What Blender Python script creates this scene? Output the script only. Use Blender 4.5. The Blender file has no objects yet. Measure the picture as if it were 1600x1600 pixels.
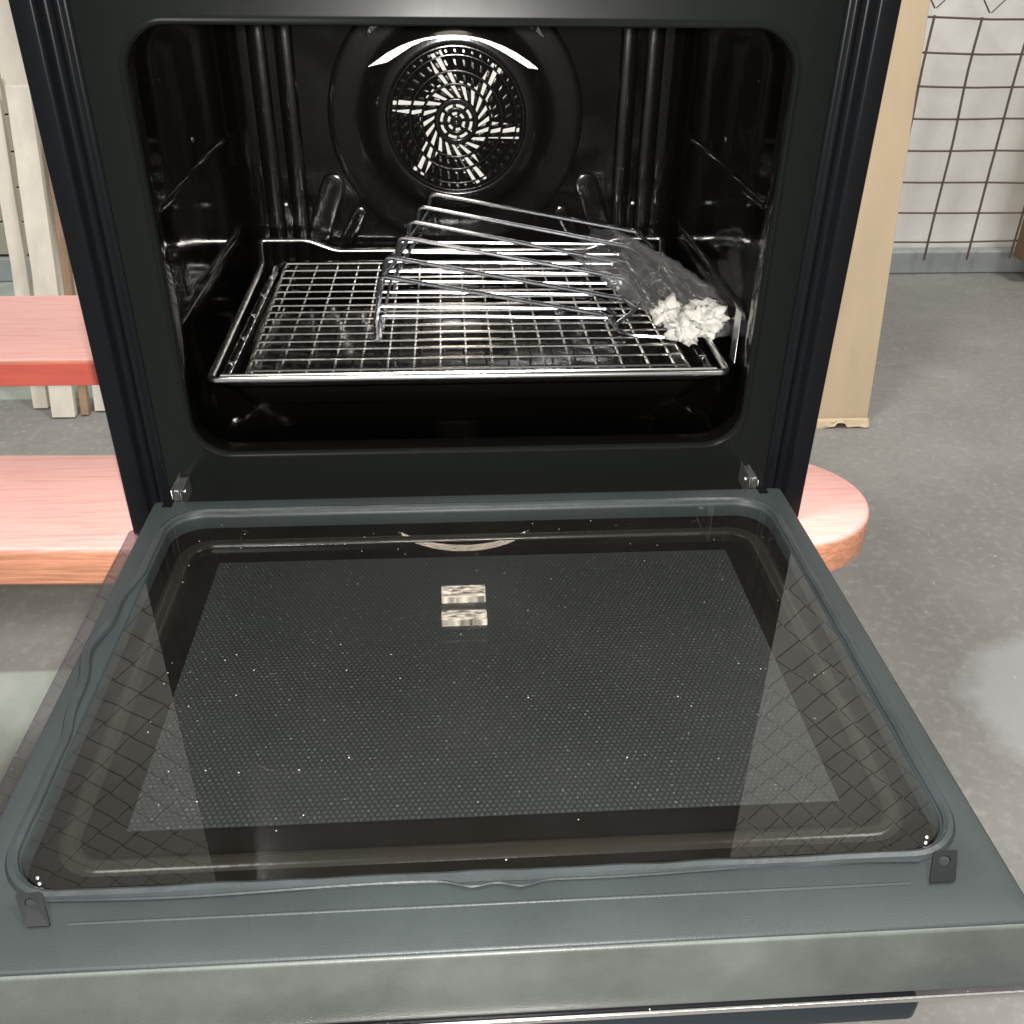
import bpy, bmesh, math, random
from mathutils import Vector, Matrix, noise
random.seed(7)
S = bpy.context.scene
COL = S.collection

# ------------------------------------------------------------------ camera
CAM = Vector((-0.0164, -0.7167, 0.4074))
pitch, yaw, roll, fpx = 0.5538, 0.0711, 0.0135, 1485.33
f = Vector((math.sin(yaw)*math.cos(pitch), math.cos(yaw)*math.cos(pitch), -math.sin(pitch)))
r = f.cross(Vector((0, 0, 1))).normalized(); u = r.cross(f)
r2 = r*math.cos(roll)+u*math.sin(roll); u2 = -r*math.sin(roll)+u*math.cos(roll)
cam = bpy.data.cameras.new('camera'); co = bpy.data.objects.new('camera', cam); COL.objects.link(co)
m = Matrix((r2, u2, -f)).transposed().to_4x4(); m.translation = CAM; co.matrix_world = m
cam.sensor_width = 36; cam.lens = fpx/1600*36; cam.clip_start = .02; cam.clip_end = 60
S.camera = co

# ------------------------------------------------------------------ world, lamps, exposure
w = bpy.data.worlds.new('World'); S.world = w; w.use_nodes = True
w.node_tree.nodes['Background'].inputs[0].default_value = (.97, 1, 1.0, 1)
w.node_tree.nodes['Background'].inputs[1].default_value = .24
S.view_settings.view_transform = 'Standard'; S.view_settings.look = 'None'
S.view_settings.exposure = 0; S.view_settings.gamma = 1

def area(name, loc, target, size, power, color=(1, 1, 1)):
    l = bpy.data.lights.new(name, 'AREA'); l.shape = 'DISK'; l.size = size; l.energy = power; l.color = color
    o = bpy.data.objects.new(name, l); COL.objects.link(o); o.location = loc
    o.rotation_euler = (Vector(target)-Vector(loc)).to_track_quat('-Z', 'Y').to_euler()
    return o
# the phone's flash beside the lens, and two warehouse lamps high above
area('phone_flash', CAM+r2*.012+u2*.004-f*.01, CAM+r2*.012+f, .016, 14, (1, .965, .92))
area('hall_lamp', (-1.3, -.6, 3.6), (0, .6, -.5), .9, 105, (1, .98, .95))
area('hall_lamp', (1.9, .3, 3.6), (.6, 1.2, -.5), .9, 105, (1, .98, .95))

# ------------------------------------------------------------------ material helpers
def new_mat(name):
    mt = bpy.data.materials.new(name); mt.use_nodes = True
    return mt, mt.node_tree.nodes, mt.node_tree.links, mt.node_tree.nodes['Principled BSDF']
def basic(name, col, rough=.5, metal=0, spec=.5, bump=0, bscale=200, var=0, vscale=8, coat=0, stretch=None, rvar=0):
    mt, N, L, P = new_mat(name)
    P.inputs['Base Color'].default_value = (*col, 1); P.inputs['Roughness'].default_value = rough
    P.inputs['Metallic'].default_value = metal; P.inputs['Specular IOR Level'].default_value = spec
    if coat: P.inputs['Coat Weight'].default_value = coat; P.inputs['Coat Roughness'].default_value = .12
    tc = N.new('ShaderNodeTexCoord'); src = tc.outputs['Object']
    if stretch:
        mp = N.new('ShaderNodeMapping'); mp.inputs['Scale'].default_value = stretch; L.new(src, mp.inputs[0]); src = mp.outputs[0]
    if var or rvar:
        n = N.new('ShaderNodeTexNoise'); n.inputs['Scale'].default_value = vscale; n.inputs['Detail'].default_value = 8
        n.inputs['Roughness'].default_value = .65; L.new(src, n.inputs[0])
    if var:
        mr = N.new('ShaderNodeMapRange'); mr.inputs[1].default_value = .3; mr.inputs[2].default_value = .7
        mr.inputs[3].default_value = 1-var; mr.inputs[4].default_value = 1+var; L.new(n.outputs[0], mr.inputs[0])
        mx = N.new('ShaderNodeVectorMath'); mx.operation = 'SCALE'; mx.inputs[0].default_value = col
        L.new(mr.outputs[0], mx.inputs['Scale']); L.new(mx.outputs[0], P.inputs['Base Color'])
    if rvar:
        mr = N.new('ShaderNodeMapRange'); mr.inputs[1].default_value = .3; mr.inputs[2].default_value = .7
        mr.inputs[3].default_value = max(.02, rough-rvar); mr.inputs[4].default_value = rough+rvar
        L.new(n.outputs[0], mr.inputs[0]); L.new(mr.outputs[0], P.inputs['Roughness'])
    if bump:
        b = N.new('ShaderNodeBump'); n2 = N.new('ShaderNodeTexNoise'); n2.inputs['Scale'].default_value = bscale
        n2.inputs['Detail'].default_value = 3
        L.new(src, n2.inputs[0]); b.inputs['Strength'].default_value = bump; b.inputs['Distance'].default_value = .001
        L.new(n2.outputs[0], b.inputs['Height']); L.new(b.outputs[0], P.inputs['Normal'])
    return mt
M = {}
M['enamel'] = basic('black_enamel', (.0035, .003, .0025), .10, spec=.45, bump=.55, bscale=16, rvar=.03, vscale=12)
M['rib'] = basic('glossy_rib_enamel', (.0035, .003, .0025), .16, spec=.7, bump=.7, bscale=22)
M['fan_enamel'] = basic('speckled_enamel', (.006, .0055, .005), .15, spec=.35, bump=.07, bscale=300)
M['face'] = basic('black_satin_face', (.0065, .0078, .0070), .30, spec=.12, rvar=.05, vscale=6)
M['trim'] = basic('dark_trim', (.006, .0066, .0078), .26, spec=.10, bump=.02, bscale=700)
M['groove'] = basic('groove_black', (.005, .004, .004), .2, spec=.3)
M['liner'] = basic('grey_painted_metal', (.0245, .0300, .0305), .46, spec=.28, bump=.15, bscale=1100, var=.10, vscale=14, rvar=.06)
M['seal'] = basic('grey_rubber_seal', (.024, .029, .030), .38, spec=.35, bump=.3, bscale=120, var=.2, vscale=30)
M['handle'] = basic('handle_paint', (.014, .018, .022), .3, bump=.05, bscale=500)
M['chrome'] = basic('chrome_wire', (.84, .82, .79), .24, metal=1, bump=.08, bscale=300)
M['chrome2'] = basic('bright_wire', (.86, .88, .92), .25, metal=1)
M['zinc'] = basic('zinc_steel', (.6, .62, .6), .35, metal=1, bump=.3, bscale=300)
M['alu'] = basic('fan_steel', (.80, .78, .74), .55, metal=0, spec=.6)
M['clip'] = basic('clip_black', (.006, .0065, .007), .35, spec=.15)
M['black'] = basic('matte_black', (.004, .004, .004), .6, spec=.03)
M['red_plank'] = None
M['card'] = basic('cardboard', (.60, .475, .32), .8, spec=.2, bump=.2, bscale=60, var=.09, vscale=9, stretch=(1, 1, .15))
M['board'] = basic('pale_board', (.66, .61, .52), .7, bump=.3, bscale=40, var=.14, vscale=16, stretch=(1, 1, .2))
M['board_edge'] = basic('brown_board', (.30, .19, .12), .7, var=.2, vscale=16)
M['slat'] = basic('beige_slats', (.40, .37, .30), .7, var=.12, vscale=8)
M['wall'] = basic('white_wall', (.80, .78, .725), .7, var=.15, vscale=2.6, bump=.15, bscale=20)
M['kerbm'] = basic('pale_plinth', (.33, .35, .35), .8, var=.1, vscale=6)
M['post'] = basic('orange_wood', (.50, .29, .13), .6, var=.2, vscale=8, stretch=(6, 6, .6))
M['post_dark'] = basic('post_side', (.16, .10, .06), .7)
M['rust'] = basic('dark_wire', (.14, .105, .085), .6, metal=.3)
M['paper'] = basic('white_paper', (.52, .51, .47), .7, bump=.4, bscale=90)
M['lamp'] = basic('lit_lamp_lens', (.8, .76, .70), .4, bump=.4, bscale=90)
M['lamp'].node_tree.nodes['Principled BSDF'].inputs['Emission Color'].default_value = (1, .87, .70, 1)
M['lamp'].node_tree.nodes['Principled BSDF'].inputs['Emission Strength'].default_value = 9

def wood():
    mt, N, L, P = new_mat('pink_painted_wood')
    tc = N.new('ShaderNodeTexCoord'); mp = N.new('ShaderNodeMapping'); mp.inputs['Scale'].default_value = (2.6, 60, 60)
    L.new(tc.outputs['Object'], mp.inputs[0])
    n = N.new('ShaderNodeTexNoise'); n.inputs['Scale'].default_value = 5; n.inputs['Detail'].default_value = 8; n.inputs['Roughness'].default_value = .65
    n.inputs['Distortion'].default_value = .4
    L.new(mp.outputs[0], n.inputs[0])
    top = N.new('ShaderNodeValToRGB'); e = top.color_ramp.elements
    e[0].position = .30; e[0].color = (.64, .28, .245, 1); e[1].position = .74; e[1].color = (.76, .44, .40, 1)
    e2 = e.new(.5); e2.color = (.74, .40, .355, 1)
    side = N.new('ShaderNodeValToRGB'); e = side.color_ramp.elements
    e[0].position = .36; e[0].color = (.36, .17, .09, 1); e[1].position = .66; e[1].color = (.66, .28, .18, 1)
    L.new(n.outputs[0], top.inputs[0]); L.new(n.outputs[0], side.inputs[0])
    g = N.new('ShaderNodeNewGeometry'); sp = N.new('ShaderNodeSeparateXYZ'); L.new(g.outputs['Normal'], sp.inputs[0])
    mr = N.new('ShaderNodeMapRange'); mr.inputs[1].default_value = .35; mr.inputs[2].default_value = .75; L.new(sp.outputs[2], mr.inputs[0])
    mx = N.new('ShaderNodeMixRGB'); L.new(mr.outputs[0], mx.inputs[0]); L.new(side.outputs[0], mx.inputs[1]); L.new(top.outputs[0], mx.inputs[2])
    L.new(mx.outputs[0], P.inputs['Base Color']); P.inputs['Roughness'].default_value = .46
    b = N.new('ShaderNodeBump'); b.inputs['Strength'].default_value = .25; b.inputs['Distance'].default_value = .001
    L.new(n.outputs[0], b.inputs['Height']); L.new(b.outputs[0], P.inputs['Normal'])
    return mt
M['wood'] = wood()
M['red_paint'] = basic('red_paint', (.66, .125, .09), .45, var=.12, vscale=10, stretch=(1, 8, 8))

def lens():
    N, L = M['lamp'].node_tree.nodes, M['lamp'].node_tree.links
    tc = N.new('ShaderNodeTexCoord'); mp = N.new('ShaderNodeMapping'); mp.inputs['Scale'].default_value = (90, 260, 1); L.new(tc.outputs['Object'], mp.inputs[0])
    n = N.new('ShaderNodeTexNoise'); n.inputs['Scale'].default_value = 1; n.inputs['Detail'].default_value = 4; L.new(mp.outputs[0], n.inputs[0])
    mr = N.new('ShaderNodeMapRange'); mr.inputs[1].default_value = .35; mr.inputs[2].default_value = .68; mr.inputs[3].default_value = 1; mr.inputs[4].default_value = 15
    L.new(n.outputs[0], mr.inputs[0]); L.new(mr.outputs[0], N['Principled BSDF'].inputs['Emission Strength'])
lens()
def floor_mat():
    mt, N, L, P = new_mat('concrete')
    tc = N.new('ShaderNodeTexCoord'); src = tc.outputs['Object']
    def noise_(sc, d=8, ro=.6):
        n = N.new('ShaderNodeTexNoise'); n.inputs['Scale'].default_value = sc; n.inputs['Detail'].default_value = d; n.inputs['Roughness'].default_value = ro
        L.new(src, n.inputs[0]); return n.outputs[0]
    def rng(v, a, b, c, d):
        q = N.new('ShaderNodeMapRange'); q.inputs[1].default_value = a; q.inputs[2].default_value = b; q.inputs[3].default_value = c; q.inputs[4].default_value = d
        L.new(v, q.inputs[0]); return q.outputs[0]
    def math_(op, a, b):
        q = N.new('ShaderNodeMath'); q.operation = op
        for i, v in enumerate((a, b)):
            if isinstance(v, (int, float)): q.inputs[i].default_value = v
            else: L.new(v, q.inputs[i])
        return q.outputs[0]
    def mix(fac, c1, c2):
        q = N.new('ShaderNodeMixRGB'); L.new(fac, q.inputs[0])
        for i, c in ((1, c1), (2, c2)):
            if isinstance(c, tuple): q.inputs[i].default_value = (*c, 1)
            else: L.new(c, q.inputs[i])
        return q.outputs[0]
    sp = N.new('ShaderNodeSeparateXYZ'); L.new(src, sp.inputs[0]); X, Y = sp.outputs[0], sp.outputs[1]
    c = mix(rng(noise_(2.2), .35, .65, 0, 1), (.188, .184, .171), (.262, .258, .244))
    c = mix(rng(noise_(60, 4), .5, .8, 0, .5), c, (.40, .38, .34))
    c = mix(rng(noise_(9, 6), .55, .75, 0, .5), c, (.17, .155, .135))
    # paler, greener tone at the left, near and far, with a darker band between
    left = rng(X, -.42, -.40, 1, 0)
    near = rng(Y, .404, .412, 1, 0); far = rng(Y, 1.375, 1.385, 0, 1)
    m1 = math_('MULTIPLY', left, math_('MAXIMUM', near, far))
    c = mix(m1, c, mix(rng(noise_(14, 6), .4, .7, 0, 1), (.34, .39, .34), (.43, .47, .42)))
    # worn pale patch at the right
    dx = math_('MULTIPLY', math_('SUBTRACT', X, .97), 3.6); dy = math_('MULTIPLY', math_('SUBTRACT', Y, .24), 4.2)
    d = math_('SQRT', math_('ADD', math_('MULTIPLY', dx, dx), math_('MULTIPLY', dy, dy)), 0)
    d = math_('ADD', d, math_('MULTIPLY', noise_(5, 8), .7))
    c = mix(rng(d, 1.08, 1.26, .75, 0), c, (.37, .378, .372))
    # pale scuffs
    v = N.new('ShaderNodeTexVoronoi'); v.inputs['Scale'].default_value = 26; L.new(src, v.inputs[0])
    c = mix(rng(v.outputs['Distance'], .035, .055, .8, 0), c, (.62, .60, .56))
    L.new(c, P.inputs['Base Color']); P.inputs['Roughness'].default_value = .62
    b = N.new('ShaderNodeBump'); b.inputs['Strength'].default_value = .4; b.inputs['Distance'].default_value = .002
    L.new(noise_(90, 6), b.inputs['Height']); L.new(b.outputs[0], P.inputs['Normal'])
    return mt
M['floor'] = floor_mat()

def glass(name, tint, ior, dust=.03, rough=0.0):
    mt, N, L, P = new_mat(name); N.remove(P); out = N['Material Output']
    tr = N.new('ShaderNodeBsdfTransparent'); tr.inputs[0].default_value = (*tint, 1)
    gl = N.new('ShaderNodeBsdfGlossy'); gl.inputs['Roughness'].default_value = rough; gl.inputs[0].default_value = (1, 1, 1, 1)
    fr = N.new('ShaderNodeFresnel'); gm = N.new('ShaderNodeNewGeometry'); im = N.new('ShaderNodeMapRange'); im.inputs[3].default_value = ior; im.inputs[4].default_value = 1/ior
    L.new(gm.outputs['Backfacing'], im.inputs[0]); L.new(im.outputs[0], fr.inputs[0])
    mx = N.new('ShaderNodeMixShader'); L.new(fr.outputs[0], mx.inputs[0]); L.new(tr.outputs[0], mx.inputs[1]); L.new(gl.outputs[0], mx.inputs[2])
    df = N.new('ShaderNodeBsdfDiffuse'); df.inputs[0].default_value = (.75, .75, .72, 1)
    tc = N.new('ShaderNodeTexCoord'); v = N.new('ShaderNodeTexVoronoi'); v.inputs['Scale'].default_value = 150; L.new(tc.outputs['Object'], v.inputs[0])
    mr = N.new('ShaderNodeMapRange'); mr.inputs[1].default_value = .04; mr.inputs[2].default_value = .075; mr.inputs[3].default_value = .6; mr.inputs[4].default_value = 0
    L.new(v.outputs['Distance'], mr.inputs[0])
    # only some cells carry a speck
    sc = N.new('ShaderNodeSeparateColor'); L.new(v.outputs['Color'], sc.inputs[0])
    th = N.new('ShaderNodeMath'); th.operation = 'GREATER_THAN'; th.inputs[1].default_value = .80; L.new(sc.outputs[0], th.inputs[0])
    mu = N.new('ShaderNodeMath'); mu.operation = 'MULTIPLY'; L.new(mr.outputs[0], mu.inputs[0]); L.new(th.outputs[0], mu.inputs[1])
    n = N.new('ShaderNodeTexNoise'); n.inputs['Scale'].default_value = 11; n.inputs['Detail'].default_value = 7; L.new(tc.outputs['Object'], n.inputs[0])
    m2 = N.new('ShaderNodeMapRange'); m2.inputs[1].default_value = .4; m2.inputs[2].default_value = .8; m2.inputs[3].default_value = dust*.3; m2.inputs[4].default_value = dust
    L.new(n.outputs[0], m2.inputs[0])
    ad = N.new('ShaderNodeMath'); ad.operation = 'ADD'; ad.use_clamp = True; L.new(mu.outputs[0], ad.inputs[0]); L.new(m2.outputs[0], ad.inputs[1])
    fx = N.new('ShaderNodeMixShader'); L.new(ad.outputs[0], fx.inputs[0]); L.new(mx.outputs[0], fx.inputs[1]); L.new(df.outputs[0], fx.inputs[2])
    L.new(fx.outputs[0], out.inputs[0])
    return mt
M['glass'] = glass('door_glass', (.88, .90, .89), 1.52, .006, 0)
M['outer_glass'] = glass('tinted_outer_glass', (.68, .66, .70), 1.45, .01)

def dots():
    mt, N, L, P = new_mat('dotted_screen')
    tc = N.new('ShaderNodeTexCoord'); sp = N.new('ShaderNodeSeparateXYZ'); L.new(tc.outputs['Object'], sp.inputs[0])
    def mth(op, a, b=0.0):
        q = N.new('ShaderNodeMath'); q.operation = op
        for i, v in enumerate((a, b)):
            if isinstance(v, (int, float)): q.inputs[i].default_value = v
            else: L.new(v, q.inputs[i])
        return q.outputs[0]
    px, py = .0035, .00303*2
    def lattice(ox, oy):
        a = mth('SUBTRACT', mth('FRACT', mth('ADD', mth('DIVIDE', sp.outputs[0], px), ox)), .5); a = mth('MULTIPLY', a, px)
        b = mth('SUBTRACT', mth('FRACT', mth('ADD', mth('DIVIDE', sp.outputs[1], py), oy)), .5); b = mth('MULTIPLY', b, py)
        return mth('SQRT', mth('ADD', mth('MULTIPLY', a, a), mth('MULTIPLY', b, b)))
    d = mth('MINIMUM', lattice(0, 0), lattice(.5, .5))
    mr = N.new('ShaderNodeMapRange'); mr.inputs[1].default_value = .00095; mr.inputs[2].default_value = .00125; mr.inputs[3].default_value = 1; mr.inputs[4].default_value = 0
    L.new(d, mr.inputs[0])
    wn = N.new('ShaderNodeTexNoise'); wn.inputs['Scale'].default_value = 700; wn.inputs['Detail'].default_value = 1; L.new(tc.outputs['Object'], wn.inputs[0])
    br = N.new('ShaderNodeMapRange'); br.inputs[1].default_value = .64; br.inputs[2].default_value = .84; br.inputs[3].default_value = .017; br.inputs[4].default_value = .15
    L.new(wn.outputs[0], br.inputs[0])
    cm = N.new('ShaderNodeCombineColor')
    for i, k in enumerate((.90, 1.0, .95)): L.new(mth('MULTIPLY', br.outputs[0], k), cm.inputs[i])
    mx = N.new('ShaderNodeMixRGB'); L.new(mr.outputs[0], mx.inputs[0]); mx.inputs[1].default_value = (.0032, .0037, .0034, 1); L.new(cm.outputs[0], mx.inputs[2])
    L.new(mx.outputs[0], P.inputs['Base Color']); P.inputs['Roughness'].default_value = .5
    return mt
M['dots'] = dots()

def bagmat():
    mt, N, L, P = new_mat('clear_plastic'); N.remove(P); out = N['Material Output']
    tr = N.new('ShaderNodeBsdfTransparent'); tr.inputs[0].default_value = (.985, .985, .985, 1)
    gl = N.new('ShaderNodeBsdfGlossy'); gl.inputs['Roughness'].default_value = .10; gl.inputs[0].default_value = (1, 1, 1, 1)
    tc = N.new('ShaderNodeTexCoord'); nz = N.new('ShaderNodeTexNoise'); nz.inputs['Scale'].default_value = 48; nz.inputs['Detail'].default_value = 3; nz.inputs['Distortion'].default_value = 1.5
    L.new(tc.outputs['Object'], nz.inputs[0]); bp = N.new('ShaderNodeBump'); bp.inputs['Strength'].default_value = 1; bp.inputs['Distance'].default_value = .0035
    L.new(nz.outputs[0], bp.inputs['Height']); L.new(bp.outputs[0], gl.inputs['Normal'])
    lw = N.new('ShaderNodeLayerWeight'); lw.inputs[0].default_value = .45
    mr = N.new('ShaderNodeMapRange'); mr.inputs[3].default_value = .07; mr.inputs[4].default_value = .40; L.new(lw.outputs['Fresnel'], mr.inputs[0])
    mx = N.new('ShaderNodeMixShader'); L.new(mr.outputs[0], mx.inputs[0]); L.new(tr.outputs[0], mx.inputs[1]); L.new(gl.outputs[0], mx.inputs[2])
    df = N.new('ShaderNodeBsdfDiffuse'); df.inputs[0].default_value = (.88, .89, .90, 1)
    f2 = N.new('ShaderNodeMixShader'); f2.inputs[0].default_value = .045; L.new(mx.outputs[0], f2.inputs[1]); L.new(df.outputs[0], f2.inputs[2])
    L.new(f2.outputs[0], out.inputs[0]); return mt
M['bag'] = bagmat()

# ------------------------------------------------------------------ mesh helpers
class MB:
    def __init__(s): s.v = []; s.f = []
    def add(s, vs, fs):
        o = len(s.v); s.v += [tuple(p) for p in vs]; s.f += [tuple(i+o for i in q) for q in fs]; return s
    def box(s, x0, x1, y0, y1, z0, z1):
        return s.add([(x, y, z) for x in (x0, x1) for y in (y0, y1) for z in (z0, z1)],
                     [(0, 1, 3, 2), (4, 6, 7, 5), (0, 4, 5, 1), (2, 3, 7, 6), (0, 2, 6, 4), (1, 5, 7, 3)])
    def loft(s, loops, cap0=False, cap1=False, closed=True):
        n = len(loops[0]); vs = [p for l in loops for p in l]; fs = []
        for i in range(len(loops)-1):
            for j in range(n if closed else n-1):
                k = (j+1) % n; fs.append((i*n+j, i*n+k, (i+1)*n+k, (i+1)*n+j))
        if cap0: fs.append(tuple(range(n))[::-1])
        if cap1: fs.append(tuple(range((len(loops)-1)*n, len(loops)*n)))
        return s.add(vs, fs)
    def tube(s, pts, rad, n=8, closed=False):
        pts = [Vector(p) for p in pts]; m_ = len(pts); loops = []; nrm = None
        for i, p in enumerate(pts):
            a = pts[i-1] if (i or closed) else p; b = pts[(i+1) % m_] if (i < m_-1 or closed) else p
            t = (b-a).normalized()
            if nrm is None:
                nrm = t.orthogonal().normalized()
            nrm = (nrm-t*nrm.dot(t)).normalized(); bi = t.cross(nrm)
            rr = rad(i/m_) if callable(rad) else rad
            loops.append([p+(nrm*math.cos(2*math.pi*k/n)+bi*math.sin(2*math.pi*k/n))*rr for k in range(n)])
        if closed: loops.append(loops[0]); return s.loft(loops)
        return s.loft(loops, True, True)
    def build(s, name, mat, parent=None, smooth=True, bevel=0, angle=40, thick=0, loc=None):
        me = bpy.data.meshes.new(name); me.from_pydata(s.v, [], s.f)
        bm = bmesh.new(); bm.from_mesh(me); bmesh.ops.remove_doubles(bm, verts=bm.verts, dist=1e-6)
        bmesh.ops.recalc_face_normals(bm, faces=bm.faces)
        if smooth:
            for fc in bm.faces: fc.smooth = True
            for e in bm.edges:
                if len(e.link_faces) == 2 and e.calc_face_angle(0) > math.radians(angle): e.smooth = False
        bm.to_mesh(me); bm.free()
        me.materials.append(mat); o = bpy.data.objects.new(name, me); COL.objects.link(o)
        if parent: o.parent = parent
        if loc: o.location = loc
        if thick: md = o.modifiers.new('thick', 'SOLIDIFY'); md.thickness = thick; md.offset = 0
        if bevel:
            md = o.modifiers.new('bevel', 'BEVEL'); md.width = bevel; md.segments = 3; md.limit_method = 'ANGLE'; md.angle_limit = math.radians(40)
        return o
def fillet(pts, rad, seg=5):
    pts = [Vector(p) for p in pts]; out = [pts[0]]
    for i in range(1, len(pts)-1):
        a, b, c = pts[i-1], pts[i], pts[i+1]
        d1 = (a-b); d2 = (c-b); rr = min(rad, d1.length*.49, d2.length*.49)
        p, q = b+d1.normalized()*rr, b+d2.normalized()*rr
        for k in range(seg+1):
            t = k/seg; out.append(p*(1-t)**2+b*2*t*(1-t)+q*t*t)
    out.append(pts[-1]); return out
def rrect(hx0, hx1, hz0, hz1, rad, n=8, edge=6):
    # closed rounded rectangle in 2D, fixed vertex count
    pts = []; cs = [(hx1-rad, hz1-rad, 0), (hx0+rad, hz1-rad, 90), (hx0+rad, hz0+rad, 180), (hx1-rad, hz0+rad, 270)]
    arcs = [[(cx+rad*math.cos(math.radians(a+90*k/n)), cz+rad*math.sin(math.radians(a+90*k/n))) for k in range(n+1)] for cx, cz, a in cs]
    for i in range(4):
        pts += arcs[i]; p, q = arcs[i][-1], arcs[(i+1) % 4][0]
        pts += [(p[0]+(q[0]-p[0])*k/edge, p[1]+(q[1]-p[1])*k/edge) for k in range(1, edge)]
    return pts
def XZ(l, y): return [(a, y, b) for a, b in l]
def XY(l, z): return [(a, b, z) for a, b in l]
def tag(o, label=None, cat=None, group=None, kind=None):
    if label: o['label'] = label
    if cat: o['category'] = cat
    if group: o['group'] = group
    if kind: o['kind'] = kind
    return o
def thing(name, label, cat, loc=(0, 0, 0), group=None):
    o = bpy.data.objects.new(name, None); o.empty_display_size = .05; COL.objects.link(o); o.location = loc
    return tag(o, label, cat, group)
def child(o, p):   # parent keeping world coordinates (p has only a translation)
    o.parent = p; o.location = Vector(o.location)-Vector(p.location); return o

# ------------------------------------------------------------------ setting: floor and wall
FZ = -.55
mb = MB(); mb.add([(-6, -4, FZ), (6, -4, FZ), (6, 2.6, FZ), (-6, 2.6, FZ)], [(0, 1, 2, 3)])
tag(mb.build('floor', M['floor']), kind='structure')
mb = MB().box(-4, 4.5, 2.30, 2.42, FZ+.002, 3.6)
tag(mb.build('wall', M['wall']), 'white painted wall of the hall behind the wire mesh', 'wall')
mb = MB().box(-4, 4.5, 2.245, 2.298, FZ+.001, -.478)
tag(mb.build('wall_plinth', M['kerbm'], bevel=.004), 'low grey concrete plinth along the foot of the white wall', 'plinth')
# beige board cladding at the far left
mb = MB()
for k in range(9):
    z = -.47+k*.1005
    mb.box(-2.6, -.95, 2.262, 2.298, z, z+.096)
tag(mb.build('board_cladding', M['slat'], bevel=.003), 'beige horizontal boards on the wall at far left behind the leaning boards', 'cladding')
# welded mesh panel
fence = thing('wire_mesh_panel', 'rusty welded wire grid with oblong openings standing before the white wall', 'wire mesh', (1.36, 2.2, -.5))
mb = MB()
def wob(p, a=.008, s=3.5): return Vector(p)+noise.noise_vector(Vector(p)*s)*a
for k in range(8):
    z = .2-k*.0905
    mb.tube([wob((1.33+i*.1, 2.205, z)) for i in range(16)], .0032, 6)
child(mb.build('horizontal_wires', M['rust']), fence)
mb = MB()
for k in range(10):
    x = 1.36+k*.14
    mb.tube([wob((x, 2.199, .205-i*.0694)) for i in range(11)], .0036, 6)
child(mb.build('vertical_wires', M['rust']), fence)
# chain link above, whole length of the wall
mb = MB(); W_, H_ = .165, .165
z0, z1 = .215, 3.45
for k in range(36):
    for s in (-1, 1):
        pts = []; x = -2.6+k*W_; n = int((z1-z0)/(H_/2))
        for i in range(n+1):
            off = (0 if i % 2 == 0 else W_/2)*s
            p = Vector((x+off*.97, 2.20+.006*s*(1 if i % 2 else -1), z0+i*H_/2))
            pts.append(wob(p, .03, 2.2))
        mb.tube(pts, .0023, 5)
tag(mb.build('chain_link_fence', M['rust']), 'thin rusty diamond wire netting hanging on the wall above the welded grid', 'wire netting')
# post right
p = thing('wooden_post', 'orange wooden post at the right edge in front of the white wall', 'post', (1.87, 2.2, FZ))
child(MB().box(1.80, 1.98, 2.12, 2.19, FZ+.074, .6).build('post_face', M['post'], bevel=.003), p)
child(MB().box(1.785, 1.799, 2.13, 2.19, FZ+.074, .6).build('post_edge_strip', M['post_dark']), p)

# leaning boards at left
def lean_board(name, label, bx, by, tx, ty, wd, th, z0, z1, mat):
    # local box along z, sheared so that it leans
    mb = MB(); L_ = []
    n = 14
    loops = []
    for i in range(n+1):
        t = i/n; z = z0+(z1-z0)*t; x = bx+(tx-bx)*t; y = by+(ty-by)*t
        e = .0025
        j = noise.noise(Vector((x*3, z*14, 3.1)))*e
        loops.append([(x-wd/2+j, y, z), (x+wd/2+j*.5, y, z), (x+wd/2, y+th, z), (x-wd/2, y+th, z)])
    mb.loft(loops, True, True)
    return tag(mb.build(name, mat, bevel=.002), label, 'board')
lean_board('leaning_board', 'pale board leaning at left, torn top end, nearest the oven', -.888, 1.27, -.955, 1.62, .052, .02, FZ+.003, .092, M['board'])
lean_board('leaning_board', 'narrow pale board leaning just left of the torn board', -.955, 1.32, -1.028, 1.66, .034, .02, FZ+.003, .12, M['board'])
lean_board('leaning_board', 'brown edged narrow board leaning between the pale board and the oven', -.845, 1.28, -.905, 1.62, .018, .02, FZ+.003, .08, M['board_edge'])
lean_board('leaning_board', 'short pale board foot beside the oven seen below the upper red plank', -.812, 1.30, -.872, 1.62, .035, .02, FZ+.003, .03, M['board'])
lean_board('leaning_board', 'whitish board leaning farthest back above the others at top left', -.93, 1.50, -1.005, 1.80, .075, .02, FZ+.003, .45, M['board'])

# cardboard behind right of the oven
mb = MB(); loops = []
n = 20
for i in range(n+1):
    t = i/n; z = FZ+.004+(1.15)*t; y = 1.165+.19*t
    xr = .922+noise.noise(Vector((0, 0, z*5)))*.003
    bend = .0
    loops.append([(.42, y, z), (.70, y-.004*math.sin(t*9), z), (xr, y, z), (xr, y+.03, z), (.42, y+.03, z)])
mb.loft(loops, True, True)
card = tag(mb.build('cardboard_sheet', M['card'], bevel=.002), 'tall tan cardboard leaning upright on the floor right behind the oven', 'cardboard')
# crumpled torn bottom edge flap
mb = MB(); rows = []
for j in range(5):
    row = []
    for i in range(22):
        x = .80+.122*i/21
        dz = .016*noise.noise(Vector((x*38, j*.6, 2)))+(.010 if .845 < x < .865 else 0)
        row.append((x, 1.163-.003*j-.008*abs(noise.noise(Vector((x*40, j, 5)))), FZ+.020-j*.0045+dz*(j/4)*.7))
    rows.append(row)
mb.loft(rows, closed=False)
child(mb.build('torn_edge', M['card'], thick=.0015), card)

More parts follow.
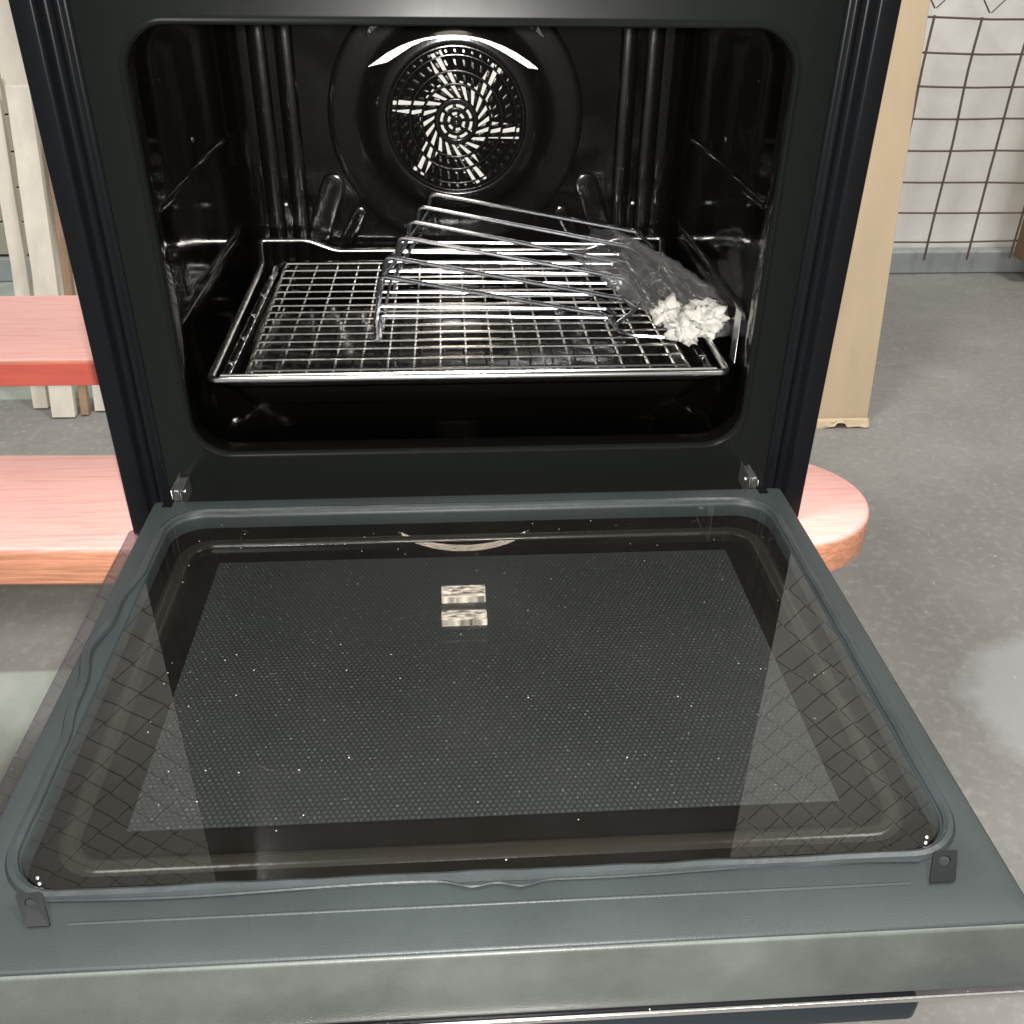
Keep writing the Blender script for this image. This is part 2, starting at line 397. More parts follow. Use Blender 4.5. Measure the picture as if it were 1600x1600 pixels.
# ------------------------------------------------------------------ plank bench under the oven
bench = thing('plank_bench', 'pink and red painted plank bench that the oven stands on', 'bench', (-.2, .3, FZ))
def plank(x0, x1, y0, y1, z0, z1, rot, rounded):
    rad = .006; hw = (y1-y0)/2; cy = (y0+y1)/2
    out = [(x0, -hw), (x1-.12 if rounded else x1, -hw)]
    if rounded:
        for k in range(1, 24):
            a = -math.pi/2+math.pi*k/24
            out.append((x1-.12+.12*math.cos(a)**.8 if math.cos(a) > 0 else x1-.12, hw*math.sin(a)))
        out.append((x1-.12, hw))
    else: out.append((x1, hw))
    out.append((x0, hw))
    c = Matrix.Rotation(rot, 2)
    def inset(d):
        cx = sum(p[0] for p in out)/len(out)
        return [((p[0]-d if p[0] > cx else p[0]+d), p[1]*(hw-d)/hw) for p in out]
    loops = []
    for d, z in ((.006, z0), (0, z0+.006), (0, z1-.006), (.0016, z1-.002), (.005, z1)):
        l = []
        for p in inset(d):
            q = c @ Vector(p); l.append((q.x, q.y+cy, z))
        loops.append(l)
    mb = MB(); mb.loft(loops, True, True); return mb
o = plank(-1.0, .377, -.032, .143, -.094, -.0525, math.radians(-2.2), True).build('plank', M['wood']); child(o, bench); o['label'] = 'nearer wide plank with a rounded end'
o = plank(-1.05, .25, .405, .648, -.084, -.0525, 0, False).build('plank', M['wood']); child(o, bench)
o = MB().box(-1.05, .25, .4015, .4040, -.086, -.0565).build('red_front_edge', M['red_paint'], bevel=.0008); child(o, bench)
for lx in (-.93, .12):
    for ly in (.03, .56):
        o = MB().box(lx-.025, lx+.025, ly, ly+.045, FZ+.001, -.0965 if ly < .3 else -.086).build('leg', M['red_paint'], bevel=.002); child(o, bench)
    o = MB().box(lx-.02, lx+.02, .077, .558, -.15, -.1005).build('cross_bar', M['red_paint'], bevel=.002); child(o, bench)

# ------------------------------------------------------------------ oven
oven = thing('oven', 'black built-in oven with its door let down, standing on the plank bench', 'oven', (0, 0, -.05))
ZB, ZT = -.05, .62
def part(mb, name, mat, parent=None, **k):
    o = mb.build(name, mat, **k)
    if parent is None: child(o, oven)
    else: o.parent = parent
    return o
# casing
mb = MB()
mb.box(-.284, -.256, .03, .53, ZB, ZT); mb.box(.256, .284, .03, .53, ZB, ZT)
mb.box(-.2558, .2558, .03, .53, .392, ZT); mb.box(-.2558, .2558, .03, .53, ZB, -.005); mb.box(-.2558, .2558, .47, .53, -.0048, .3918)
part(mb, 'casing', M['groove'], bevel=.002)
# side trims : cross-section swept along z
prof = [(.284, .031), (.2975, .031), (.2975, .0025), (.2968, .0008), (.2955, 0), (.2835, 0), (.2815, .0008), (.2808, .0025), (.2800, .010), (.2785, .012),
        (.2745, .012), (.2725, .0105), (.2712, .0075), (.2695, .0062), (.2672, .0065), (.2655, .0085), (.2630, .0095), (.2615, .0090), (.2605, .0065)]
for s in (-1, 1):
    mb = MB(); loops = []
    for z in (ZB, ZB+.001, ZT-.001, ZT):
        loops.append([(s*x, y, z) for x, y in prof])
    mb.loft(loops, closed=False)
    for z in (ZB, ZT):
        mb.add([(s*x, y, z) for x, y in prof[:11]], [tuple(range(11))])
    part(mb, 'side_trim', M['trim'], angle=60)
# face plate with opening
N8 = 10
outer = rrect(-.2603, .2603, ZB+.001, ZT-.002, .001, N8)
op = [-.2335, .2335, .0225, .3500]
def opn(d, rad): return rrect(op[0]+d, op[1]-d, op[2]+d, op[3]-d, rad, N8)
mb = MB()
mb.loft([XZ(outer, .0105), XZ(outer, .0052), XZ(rrect(-.2595, .2595, ZB+.002, ZT-.003, .001, N8), .0045), XZ(opn(-.004, .036), .0045), XZ(opn(-.0018, .034), .0040), XZ(opn(-.0008, .033), .0024), XZ(opn(0.0005, .0325), .0020), XZ(opn(.0018, .031), .0030), XZ(opn(.0022, .031), .008), XZ(opn(.0022, .031), .014)])
part(mb, 'face_plate', M['face'], angle=50)
# cavity
mb = MB()
loops = [XZ(opn(.0024, .031), .0085), XZ(opn(.0030, .031), .022), XZ(opn(.0005, .032), .030), XZ(opn(-.003, .035), .036)]
iz0, iz1 = .012, .362
for y, hx, a, b, rad in ((.042, .240, iz0, iz1, .04), (.12, .242, iz0, iz1, .045), (.20, .243, iz0, iz1, .045), (.30, .244, iz0, iz1, .045), (.385, .245, iz0, iz1, .05), (.405, .242, iz0+.003, iz1-.003, .05), (.414, .234, iz0+.011, iz1-.011, .045), (.4165, .224, iz0+.02, iz1-.02, .04)):
    loops.append(XZ(rrect(-hx, hx, a, b, rad, N8), y))
mb.loft(loops, False, True)
cav = part(mb, 'cavity', M['enamel'], angle=55)
# embossed beads on the side walls, floor and back wall
def bead(mb, p0, p1, nrm, wd, ht, n=10):
    p0, p1, nrm = Vector(p0), Vector(p1), Vector(nrm).normalized(); t = (p1-p0).normalized(); sd = t.cross(nrm)
    rings = []
    for k in range(6):
        a = k/5*math.pi/2; rr = wd*math.cos(a)+1e-4; h = ht*math.sin(a)
        ring = []
        for c0, sgn in ((p1, 1), (p0, -1)):
            for j in range(n+1):
                b = math.pi/2-math.pi*j/n
                ring.append(c0+nrm*h+t*sgn*rr*math.cos(b)+sd*sgn*rr*math.sin(b))
        rings.append(ring)
    mb.loft(rings, False, True)
for s in (-1, 1):
    for p0, p1, nr, wd, ht in [((s*.2365, .075, .0140), (s*.2365, .33, .0140), (0, 0, 1), .0048, .006), ((s*.219, .085, .0105), (s*.219, .33, .0105), (0, 0, 1), .0040, .006)]+[
            ((s*.2436, .06, z), (s*.2452, .375, z), (-s, 0, 0), .0055, .0045) for z in (.120, .215)]:
        mb = MB(); bead(mb, p0, p1, nr, wd, ht); part(mb, 'side_bead', M['enamel'])
    for p0, p1, wd, ht in [((s*x, .4165, .045), (s*x, .4165, .335), .0100, .0045) for x in (.186, .214)]+[((s*.168, .4165, .090), (s*.146, .4165, .150), .014, .0018), ((s*.140, .4165, .078), (s*.118, .4165, .118), .009, .0016)]:
        mb = MB(); bead(mb, p0, p1, (0, -1, 0), wd, ht); part(mb, 'back_rib', M['rib'])
mb = MB()
bead(mb, (-.03, .041, .0122), (.03, .041, .0122), (0, 0, 1), .006, .003)
part(mb, 'floor_bead', M['enamel'])
# fan housing : revolved dish
FC = Vector((-.004, .4165, .222))
def revolve(prof, n=96, a0=0, a1=360):
    loops = []
    for rr, dy in prof:
        loops.append([(FC.x+rr*math.cos(2*math.pi*k/n), FC.y-dy, FC.z+rr*math.sin(2*math.pi*k/n)) for k in range(n)])
    return loops
mb = MB()
mb.loft(revolve([(.143, -.003), (.1415, .0004), (.1385, .0012), (.134, .0015), (.127, .0015), (.118, .0013), (.110, .0014), (.105, .0024), (.1005, .0050), (.096, .0085),
                 (.092, .0110), (.0885, .0120), (.085, .0126), (.0815, .0130), (.0785, .0133), (.0765, .0128), (.0755, .0112)]))
part(mb, 'fan_housing', M['fan_enamel'], angle=75)
# bare crescent of metal added above the fan to stand for a highlight
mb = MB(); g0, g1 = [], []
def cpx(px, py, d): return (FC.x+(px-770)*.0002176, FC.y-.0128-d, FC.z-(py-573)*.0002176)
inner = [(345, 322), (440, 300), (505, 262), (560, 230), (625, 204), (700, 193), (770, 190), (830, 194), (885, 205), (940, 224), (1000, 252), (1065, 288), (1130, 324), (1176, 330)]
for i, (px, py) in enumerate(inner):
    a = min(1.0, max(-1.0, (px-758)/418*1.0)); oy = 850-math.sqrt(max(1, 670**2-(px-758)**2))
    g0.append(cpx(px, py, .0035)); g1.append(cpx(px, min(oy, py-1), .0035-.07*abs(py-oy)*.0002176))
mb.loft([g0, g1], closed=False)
M['glint'] = basic('crescent_highlight', (.92, .90, .87), .42, metal=1, bump=1.0, bscale=420)
part(mb, 'highlight_crescent', M['glint'], smooth=False, thick=.0006)
# upper arc added for a rim highlight, bent to mirror the lamp downwards
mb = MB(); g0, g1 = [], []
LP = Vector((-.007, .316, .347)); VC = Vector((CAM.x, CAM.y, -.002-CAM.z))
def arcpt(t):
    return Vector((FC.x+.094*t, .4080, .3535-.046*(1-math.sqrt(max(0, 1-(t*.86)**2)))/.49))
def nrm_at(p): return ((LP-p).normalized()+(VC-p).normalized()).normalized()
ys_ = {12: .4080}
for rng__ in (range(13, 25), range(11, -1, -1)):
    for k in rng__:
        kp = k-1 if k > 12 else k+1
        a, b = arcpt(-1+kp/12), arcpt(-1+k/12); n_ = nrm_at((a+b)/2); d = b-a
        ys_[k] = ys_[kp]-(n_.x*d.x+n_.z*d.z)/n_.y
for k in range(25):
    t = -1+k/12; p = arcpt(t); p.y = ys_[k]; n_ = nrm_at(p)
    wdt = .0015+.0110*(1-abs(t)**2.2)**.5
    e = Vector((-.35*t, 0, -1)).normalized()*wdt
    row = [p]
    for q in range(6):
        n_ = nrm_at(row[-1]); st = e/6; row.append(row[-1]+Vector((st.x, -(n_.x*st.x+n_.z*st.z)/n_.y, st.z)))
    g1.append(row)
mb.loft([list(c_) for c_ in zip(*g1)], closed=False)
M['glint2'] = basic('arc_highlight', (.95, .93, .90), .15, metal=1, bump=.1, bscale=420)
part(mb, 'highlight_arc', M['glint2'], thick=.0005)
# slotted cover
mb = MB(); P0 = .0165
def th(rr): return -math.asin(min(1, P0/rr)) if rr > P0 else -math.pi/2
def cy(rr): return FC.y-(.0118+.004*(1-(rr/.0758)**2))
def cp(rr, a): return (FC.x+rr*math.cos(a), cy(rr), FC.z+rr*math.sin(a))
def band(r0, r1, n, slot, swirl=True, sub=3, m_=None):
    # n slots; slot = fraction open (0 = solid)
    for k in range(n):
        a0 = 2*math.pi*k/n; w_ = 2*math.pi/n*(1-slot); q = 5 if slot == 0 else 3
        for i in range(sub):
            ra, rb = r0+(r1-r0)*i/sub, r0+(r1-r0)*(i+1)/sub
            ta, tb = (th(ra), th(rb)) if swirl else (0, 0)
            for j in range(q):
                b0, b1 = a0+w_*j/q, a0+w_*(j+1)/q
                mb.add([cp(ra, b0+ta), cp(ra, b1+ta), cp(rb, b1+tb), cp(rb, b0+tb)], [(0, 1, 2, 3)])
ringspec = [(.0006, .0068, 16, 0, False), (.0068, .0098, 6, .60, False), (.0098, .0148, 16, 0, False), (.0148, .0178, 8, .72, False), (.0178, .0245, 20, 0, False),
            (.0245, .0362, 20, .42, True), (.0362, .0392, 24, 0, False), (.0392, .0495, 30, .45, True), (.0495, .0522, 30, 0, False),
            (.0522, .0655, 38, .48, True), (.0655, .0672, 38, 0, False), (.0672, .0735, 46, .45, True), (.0735, .0760, 48, 0, False)]
for a_ in ringspec: band(*a_)
part(mb, 'fan_cover', M['fan_enamel'], thick=.0009, angle=60)
# impeller
mb = MB()
hub = [(FC.x+.040*math.cos(2*math.pi*k/48), FC.y-.006, FC.z+.040*math.sin(2*math.pi*k/48)) for k in range(48)]
mb.add(hub, [tuple(range(48))])
for k, a in enumerate((107, 165, 230, 291, 349, 48)):
    a = math.radians(a); d = Vector((math.cos(a), 0, math.sin(a))); t = Vector((-math.sin(a), 0, math.cos(a)))
    c_ = Vector((FC.x, FC.y-.0075, FC.z))
    q = [c_+d*.025-t*.014, c_+d*.025+t*.004, c_+d*.070+t*.009, c_+d*.072-t*.006]
    q2 = [p+Vector((0, .003, 0)) for p in q]
    mb.loft([q, q2], True, True)
part(mb, 'fan_wheel', M['alu'], smooth=False)
# backing disc, dark
mb = MB().loft([[(FC.x+.0755*math.cos(2*math.pi*k/48), FC.y-.0022, FC.z+.0755*math.sin(2*math.pi*k/48)) for k in range(48)]], True)
part(mb, 'fan_backing', M['black'])
# ceiling lamp
mb = MB(); mb.loft([XY(rrect(-.042, .030, .232, .322, .008, 4), .3615), XY(rrect(-.040, .028, .234, .320, .008, 4), .353)], False, False)
lampf = part(mb, 'lamp_frame', M['enamel'])
mb = MB()
for a_, b_ in ((.240, .262), (.289, .316)):
    part(MB().box(-.036, .022, a_, b_, .3440, .3535), 'lamp_cover', M['lamp'], bevel=.0008)
part(MB().box(-.036, .022, .270, .284, .349, .352), 'lamp_bridge', M['zinc'], bevel=.0008)
# screws / rivets on the cavity
mb = MB()
def dome(mb, c, nrm, rad, h=.5):
    c, nrm = Vector(c), Vector(nrm).normalized(); t = nrm.orthogonal().normalized(); b = nrm.cross(t); rings = []
    for k in range(5):
        a = k/4*math.pi/2*.98
        rings.append([c+nrm*rad*h*math.sin(a)+(t*math.cos(2*math.pi*j/12)+b*math.sin(2*math.pi*j/12))*rad*math.cos(a) for j in range(12)])
    mb.loft(rings, False, True)
for s in (-1, 1):
    for c_, n_ in (((s*.200, .405, .132), (0, -1, .1)), ((s*.2435, .20, .24), (-s, -.3, .2)), ((s*.2435, .12, .30), (-s, -.3, .2))):
        mb = MB(); dome(mb, c_, n_, .0028); part(mb, 'screw', M['zinc'])
# side grid fixing plate on the right wall (pale strip)
mb = MB().box(.2388, .2398, .070, .086, .072, .120)
part(mb, 'fixing_plate', M['zinc'], bevel=.0005)
# hinges
for s in (-1, 1):
    mb = MB()
    x = -.2445 if s < 0 else .2395
    mb.box(x-.0030, x+.0030, -.020, .003, -.006, .004); mb.box(x-.002, x+.002, -.027, -.012, .004, .008)
    mb.box(x-.0040, x-.0032, -.028, .002, -.010, .009); mb.box(x+.0032, x+.0040, -.028, .002, -.010, .006)
    mb.tube([(x-.005, -.016, .001), (x+.005, -.016, .001)], .002, 10)
    part(mb, 'hinge', M['zinc'], bevel=.0004)

# ------------------------------------------------------------------ door (part of the oven)
YF, YN, HX = -.030, -.4470, .2625
def drr(d, rad, x=HX): return rrect(-x+d, x-d, YN+d, YF-d, rad, N8)
GI = (.2415, -.4020, -.0530)    # glass aperture half width, near y, far y
def gap(d, rad): return rrect(-GI[0]+d, GI[0]-d, GI[1]+d, GI[2]-d, rad, N8)
mb = MB()
mb.loft([XY(gap(0, .026), -.030), XY(gap(0, .026), -.0035), XY(gap(-.0008, .0268), -.0008), XY(gap(-.0025, .0285), 0), XY(drr(.0020, .002), 0), XY(drr(.0008, .003), -.0003), XY(drr(.0002, .004), -.0010), XY(drr(0, .004), -.0025), XY(drr(0, .004), -.0365), XY(gap(-.004, .026), -.0365), XY(gap(0, .026), -.030)])
mb.tube([(-.2045, -.4225, -.0003), (.2075, -.4225, -.0003)], .0012, 10)
door = part(mb, 'door', M['liner'], angle=50)
door['label'] = 'grey inner door panel lying open'
def dp(mb, name, mat, **k):
    o = mb.build(name, mat, **k); o.parent = door; return o
door_off = Vector(door.location)
def dchild(o): o.parent = door; o.location = Vector(o.location)-Vector((0, 0, 0)); return o
# rubber seal lip round the glass
mb = MB(); base = gap(-.0045, .030); pts = []
den = []
for i in range(len(base)):
    a, b = Vector(base[i]), Vector(base[(i+1) % len(base)])
    n = max(1, int((b-a).length/.006))
    for k in range(n): den.append(a+(b-a)*k/n)
for p in den:
    x, y = p; off = 0; lift = 0
    if x < -.2 and -.30 < y < -.13:      # the stretch that has come out of its groove
        t = (y+.30)/.17; off = -.0085*math.sin(math.pi*t)**1.2*(1+.3*math.sin(t*17)); lift = .002*math.sin(math.pi*t)
    if y < -.40: off2 = 0
    nn = noise.noise(Vector((x*40, y*40, 0)))
    pts.append((x+off+nn*.0005, y+(.0008*nn), -.0004+lift+.0007*noise.noise(Vector((x*25, y*25, 7)))))
mb.tube(pts, .0034, 8, closed=True)
dp(mb, 'seal', M['seal'])
# second lip on the near side: clear, loosened strip with a puckered middle
mb = MB(); pts = []
for i in range(90):
    x = -.218+.436*i/89; d = math.exp(-((x+.012)/.010)**2)+math.exp(-((x-.012)/.009)**2)
    pts.append((x, -.4098-.0012*math.sin(x*30)-.0045*d, .0012+.0012*d))
mb.tube(pts, .0009, 6)
dp(mb, 'seal_edge', M['seal'])
# inner glass
mb = MB(); mb.loft([XY(gap(.0005, .0255), -.0010)], True)
ig = dp(mb, 'inner_glass', M['glass'])
# dark pan under the glass with a rounded ridge and the dotted screen
mb = MB(); RI = (.2265, -.3815, -.0760)
def rg(d, rad): return rrect(-RI[0]+d, RI[0]-d, RI[1]+d, RI[2]-d, rad, N8)
mb.loft([XY(gap(.0002, .0255), -.0125), XY(rg(-.0055, .027), -.0125), XY(rg(.0065, .015), -.0127), XY(rg(.0085, .013), -.0155), XY(rg(.012, .010), -.0160)], False, True)
M['pan'] = basic('pan_black', (.004, .0032, .0026), .25, spec=.04)
dp(mb, 'inner_pan', M['pan'], angle=60)
mb = MB(); mb.loft([XY(rg(-.0050, .0265), -.0124), XY(rg(-.0036, .025), -.0115), XY(rg(-.0018, .023), -.0108), XY(rg(.0005, .021), -.0106), XY(rg(.0028, .019), -.0108), XY(rg(.0046, .017), -.0115), XY(rg(.0060, .016), -.0126)])
M['ridge'] = basic('brown_black_ridge', (.0125, .0105, .0085), .2, spec=.16, bump=.15, bscale=200)
dp(mb, 'inner_ridge', M['ridge'], angle=80)
mb = MB().add([(-.1985, -.356, -.0150), (.1985, -.356, -.0150), (.1985, -.100, -.0150), (-.1985, -.100, -.0150)], [(0, 1, 2, 3)])
dp(mb, 'dotted_screen', M['dots'])
# outer glass
mb = MB().loft([XY(rrect(-.2945, .2865, -.4574, -.012, .004, 4), -.0382), XY(rrect(-.2945, .2865, -.4574, -.012, .004, 4), -.0414)], True, True)
dp(mb, 'outer_glass', M['outer_glass'], smooth=False)
# end cap closing the near edge of the door
mb = MB(); cap = []
for x in (-.2925, .2850):
    l = [(x, -.4474, -.0004)]
    for k in range(6):
        a = math.pi/2*k/5; l.append((x, -.4476-.0016*math.sin(a), -.0004-.0016*(1-math.cos(a))))
    l += [(x, -.4518, -.014), (x, -.4562, -.0350), (x, -.4560, -.0372), (x, -.4474, -.0372)]
    cap.append(l)
mb.loft(cap, True, True)
M['cap'] = basic('end_cap_grey', (.064, .072, .067), .42, spec=.35, bump=.12, bscale=900, var=.30, vscale=11, rvar=.06)
dp(mb, 'end_cap', M['cap'], angle=50)
# bright glass edge profile
mb = MB().box(-.2935, .2855, -.4594, -.4577, -.0414, -.0384)
dp(mb, 'edge_strip', M['chrome'], bevel=.0004)
# black spacer between panel and glass
mb = MB().box(-.2555, .2555, -.438, -.036, -.0380, -.0367).box(-.2915, .2835, -.4555, -.4478, -.0381, -.0374)
dp(mb, 'spacer', M['black'])
# handle on the outside, below
mb = MB(); mb.loft([XY(rrect(-.2240, .2135, -.4520, -.4260, .006, 6), -.0560), XY(rrect(-.2250, .2145, -.4530, -.4250, .006, 6), -.0580), XY(rrect(-.2250, .2145, -.4530, -.4250, .006, 6), -.0670), XY(rrect(-.2230, .2125, -.4510, -.4270, .006, 6), -.0685)], True, True)
h = dp(mb, 'handle', M['handle'])
for x in (-.200, .170):
    hp = MB().box(x, x+.02, -.446, -.432, -.0558, -.0416).build('handle_post', M['handle']); hp.parent = h
# corner clips
def clip(T0, T1, B0_, B1_, s):
    T0, T1, B0_, B1_ = map(Vector, (T0, T1, B0_, B1_)); mb = MB(); n = 32
    def pos(a, b): return (T0*(1-a)+T1*a)*(1-b)+(B0_*(1-a)+B1_*a)*b
    nr = (T1-T0).cross(B0_-T0).normalized()
    if nr.y > 0: nr = -nr
    sq = rrect(0, 1, 0, 1, .08, 4, 8); hl = []
    for a, b in sq:
        t = math.atan2((b-.30), (a-.5)); hl.append((.5+.24*math.cos(t), .32+.15*math.sin(t)))
    A = [pos(*p) for p in sq]; H = [pos(*p) for p in hl]
    mb.loft([H, A, [p+nr*.0012 for p in A], [p+nr*.0012 for p in H], H])
    o = dp(mb, 'corner_clip', M['clip'], smooth=False)
    for k in range(3):
        mb = MB(); dome(mb, (s*(.2235+.0022*k), -.4030+.0035*k, .001), (0, -.4, 1), .0011)
        q = mb.build('clip_rivet', M['zinc']); q.parent = o
clip((-.2322, -.409, .0062), (-.2195, -.409, .0070), (-.2235, -.4235, .0006), (-.2120, -.4235, .0008), -1)
clip((.2240, -.409, .0062), (.2365, -.409, .0062), (.2165, -.4235, .0006), (.2300, -.4235, .0006), 1)
# hinge slots at the far corners
for x in (-.2505, .2455):
    mb = MB().box(x-.0038, x+.0038, -.0395, -.0285, -.01, .0006)
    dp(mb, 'hinge_slot', M['black'])
door.location = Vector(door.location)

# ------------------------------------------------------------------ oven rack, tray, grill grid
Z = .081
rack = thing('wire_rack', 'thick chrome rack frame with raised back corners, slid in under the black tray', 'oven rack', (0, .2, Z))
mb = MB()
path = [(0, .030, Z), (-.2175, .030, Z), (-.2235, .345, Z), (-.2315, .388, .0960), (-.178, .388, .0960), (-.146, .388, .0835), (.146, .388, .0835), (.182, .388, .0960), (.2345, .388, .0955), (.2265, .345, Z), (.2215, .030, Z), (0, .030, Z)]
mb.tube(fillet(path, .007)[:-1], .0031, 10, closed=True)
child(mb.build('frame', M['chrome']), rack)
mb = MB(); mb.tube([(-.212, .046, Z-.003), (.216, .046, Z-.003)], .0016, 8)
child(mb.build('cross_wire', M['chrome']), rack)

tray = thing('baking_tray', 'black enamel baking tray under the wire grid', 'baking tray', (0, .2, .045))
mb = MB()
def tr(hx, y0, y1, rad): return rrect(-hx, hx+.003, y0, y1, rad, N8)
mb.loft([XY(tr(.213, .036, .377, .018), .0712), XY(tr(.2145, .0345, .3785, .02), .0738), XY(tr(.2125, .0365, .3765, .018), .0752), XY(tr(.2085, .041, .372, .016), .0742), XY(tr(.2070, .0425, .3705, .016), .0700), XY(tr(.200, .050, .363, .022), .0500), XY(tr(.192, .058, .355, .022), .0468), XY(tr(.17, .08, .33, .02), .0462)], False, True)
child(mb.build('tray_pan', M['enamel'], thick=.0010, angle=60), tray)
mb = MB()
for s in (-1, 1):
    for k in range(5):
        y = .08+k*.06
        mb = MB().box(s*.2105-.003+.0015, s*.2105+.003+.0015, y, y+.0012, .0754, .0759)
        child(mb.build('flange_rib', M['zinc'], smooth=False), tray)

grid = thing('grill_grid', 'fine chrome wire grid lying in the black tray', 'wire grid', (0, .2, .074))
rows = [.3625, .337, .311, .288, .265, .244, .2225, .203, .1835, .164, .144, .1245, .106, .082, .058]
def gl(y): return -.203+(.36-y)*.028+.002
def gr(y): return .186+(.36-y)*.01+.006
mb = MB()
for y in rows:
    mb.tube(fillet([(gl(y), y, .070), (gl(y)+.002, y, .0768), (gr(y)-.002, y, .0768), (gr(y), y, .070)], .002, 3), .00135, 6)
child(mb.build('long_wires', M['chrome']), grid)
mb = MB(); k = 0
for k in range(17):
    x = -.188+k*.0232
    mb.tube(fillet([(x, .364, .072), (x, .362, .0742), (x, .052, .0742), (x, .0475, .066)], .004, 3), .0012, 6)
child(mb.build('short_wires', M['chrome']), grid)
mb = MB()
for s, fx in ((-1, gl), (1, gr)):
    for q, z_, r_ in ((.0005, .0725, .0020), (.0035, .0665, .0012)):
        mb = MB().tube([(fx(y)+s*q, y, z_) for y in (.3665, .30, .2, .1, .052)], r_, 8)
        child(mb.build('edge_wire', M['chrome']), grid)

# ------------------------------------------------------------------ the two loose side racks
L0 = [(-.034, .375, .151), (-.046, .338, .146), (-.056, .301, .140), (-.066, .264, .134), (-.078, .227, .125), (-.082, .190, .117)]
R0 = [(.198, .352, .113), (.184, .318, .106), (.168, .282, .100), (.168, .246, .094), (.160, .206, .086), (.134, .168, .0835)]
sra = thing('side_rack', 'chrome side rack propped up with its wires slanting down to the bag', 'side rack', (.06, .26, .11), 'loose chrome side racks')
mb = MB(); rng_ = random.Random(3)
ends = []
for i, (a, b) in enumerate(zip(L0, R0)):
    a, b = Vector(a), Vector(b)
    dn = Vector((-.004, .004, -.020-.004*(i % 2)))
    e2 = Vector((.014, -.028, -.010)) if i < 4 else Vector((.010, -.018, -.004))
    b2 = b+e2; b2.z = max(b2.z, .0805)
    pts = fillet([a+dn, a, b, b2], .006, 5)
    mb.tube(pts, .0022, 8); ends.append((a+dn, b2))
child(mb.build('guide_wires', M['chrome2']), sra)
mb = MB()
la = [e[0]+Vector((.001, .0, .0005)) for e in ends]+[Vector((-.086, .140, .0875)), Vector((-.084, .112, .0815))]
mb.tube(fillet(la, .01, 3), .0021, 8)
la2 = [p+Vector((.006, .006, -.007)) for p in la[:-1]]
child(mb.build('end_wire', M['chrome2']), sra); mb = MB()
mb.tube(fillet(la2, .01, 3), .0015, 8)
child(mb.build('end_wire', M['chrome2']), sra); mb = MB()
ra = [e[1] for e in ends]
mb.tube(fillet(ra, .008, 3), .0021, 8)
child(mb.build('end_wire', M['chrome2']), sra)

srb = thing('side_rack', 'chrome side rack lying flat on the grid beneath the propped one', 'side rack', (.06, .24, .082), 'loose chrome side racks')
mb = MB(); B0 = [(-.070, .372, .098), (-.078, .345, .0945), (-.083, .318, .092), (-.086, .290, .090), (-.086, .262, .0885), (-.087, .230, .0875), (-.086, .187, .0875), (-.082, .163, .0870)]
for i, a in enumerate(B0):
    a = Vector(a); L_ = .262-.006*i
    b = a+Vector((L_, -.004, -.0035)); b.z = max(b.z, .0822)
    st = a+Vector((-.002, 0, -.008))
    mb.tube(fillet([st, a, b, b+Vector((.006, -.012, -.002))], .004, 4), .0018, 8)
# outer end loop at the near right
mb.tube(fillet([(.136, .165, .0835), (.142, .128, .0822), (.152, .116, .0822), (.182, .110, .0822)], .006, 4), .0019, 8)
child(mb.build('guide_wires', M['chrome2']), srb)
mb = MB()
mb.tube(fillet([Vector(a)+Vector((-.002, 0, -.0075)) for a in B0]+[Vector((-.081, .118, .0812))], .01, 3), .0019, 8)
child(mb.build('end_wire', M['chrome2']), srb); mb = MB()
mb.tube(fillet([Vector(a)+Vector((.013, 0, -.004)) for a in B0[:-2]], .01, 3), .0014, 8)
child(mb.build('end_wire', M['chrome2']), srb)

# ------------------------------------------------------------------ plastic bag with white paper
def blob(name, mat, c, ax, seed, amp, freq, sub=4, rot=0, tilt=0, sharp=False, jit=0):
    rj = random.Random(seed); bm = bmesh.new(); bmesh.ops.create_icosphere(bm, subdivisions=sub, radius=1)
    R_ = Matrix.Rotation(rot, 3, 'Z') @ Matrix.Rotation(tilt, 3, 'Y')
    for v in bm.verts:
        p = v.co.copy(); d = 1+0.0
        q = p*freq+Vector((seed, seed*.7, 0))
        d += amp*(noise.noise(q)*1.0+.6*(1-2*abs(noise.noise(q*2.1)))+.35*(1-2*abs(noise.noise(q*4.3))))-amp*.3
        p = p*d
        p += Vector((rj.uniform(-1, 1), rj.uniform(-1, 1), rj.uniform(-1, 1)))*jit
        v.co = R_ @ Vector((p.x*ax[0], p.y*ax[1], p.z*ax[2]))+Vector(c)
        if v.co.z < .0805: v.co.z = .0805+(v.co.z-.0805)*.05
    for fc in bm.faces: fc.smooth = not sharp
    me = bpy.data.meshes.new(name); bm.to_mesh(me); bm.free(); me.materials.append(mat)
    o = bpy.data.objects.new(name, me); COL.objects.link(o); return o
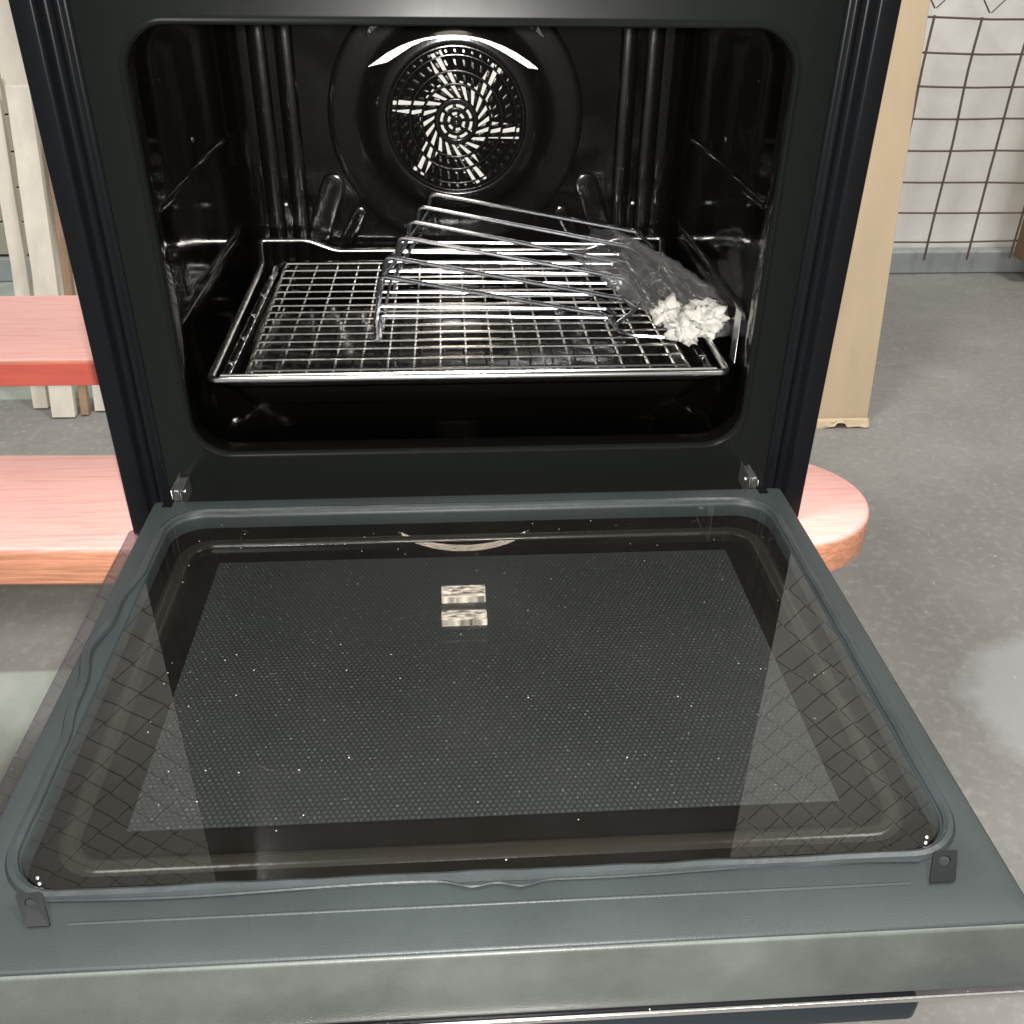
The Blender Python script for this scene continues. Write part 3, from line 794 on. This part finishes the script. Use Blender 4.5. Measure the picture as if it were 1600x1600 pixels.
mb = MB(); A0, A1 = Vector((.150, .325, .104)), Vector((.240, .104, .090)); ax = (A1-A0); L_ = ax.length; ax.normalize()
sd = ax.cross(Vector((0, 0, 1))).normalized(); upv = sd.cross(ax); loops = []
NU, NV = 80, 170
for i in range(NU+1):
    t = i/NU; l = []
    wr = .030*(1-.25*math.sin(t*3))+.010*math.sin(math.pi*t); hr = .0165+.004*math.sin(math.pi*t*1.3)
    end = min(1, (1-t)/.13); k_ = math.sqrt(max(0, 1-(1-end)**2)); wr *= k_; hr *= k_
    for j in range(NV):
        a = 2*math.pi*j/NV; c_, s_ = math.cos(a), math.sin(a)
        pl = 1-2*abs(noise.noise(Vector((c_*4.2, s_*4.2, t*1.6+3))))
        p2 = 1-2*abs(noise.noise(Vector((c_*6.5+9, s_*6.5, t*5.5))))
        p3 = noise.noise(Vector((c_*3, s_*3, t*13)))
        rr = .80+.34*pl*.8+.20*p2+.16*p3
        tt = t+(.05*noise.noise(Vector((c_*3, s_*3, 8))) if i < 6 else 0)
        p = A0+ax*L_*tt+sd*wr*c_*rr+upv*hr*s_*rr
        p.z = max(p.z, .0808+.0006*rr)
        l.append(p)
    loops.append(l)
mb.loft(loops)
b = mb.build('plastic_bag', M['bag'], angle=180)
tag(b, 'crumpled clear plastic bag pulled over the right ends of the loose racks', 'plastic bag')
for c, ax, sd, lab in (((.189, .134, .097), (0.0146, 0.0117, 0.0110), 1.3, 'white crumpled paper wad at the upper left of the bag'),
                       ((.197, .108, .092), (0.0172, 0.0099, 0.0100), 5.1, 'cream crumpled paper wad lowest in the bag'),
                       ((.219, .121, .096), (0.0206, 0.0135, 0.0120), 8.4, 'largest white crumpled paper wad at the right end of the bag')):
    o = blob('paper_wad', M['paper'], c, ax, sd, .75, 2.0, 4, sd, 0, False, .012)
    tag(o, lab, 'paper wad', 'paper wads in the plastic bag')

S.render.engine = 'CYCLES'
S.cycles.max_bounces = 10; S.cycles.glossy_bounces = 7; S.cycles.transparent_max_bounces = 24
S.cycles.sample_clamp_indirect = 12
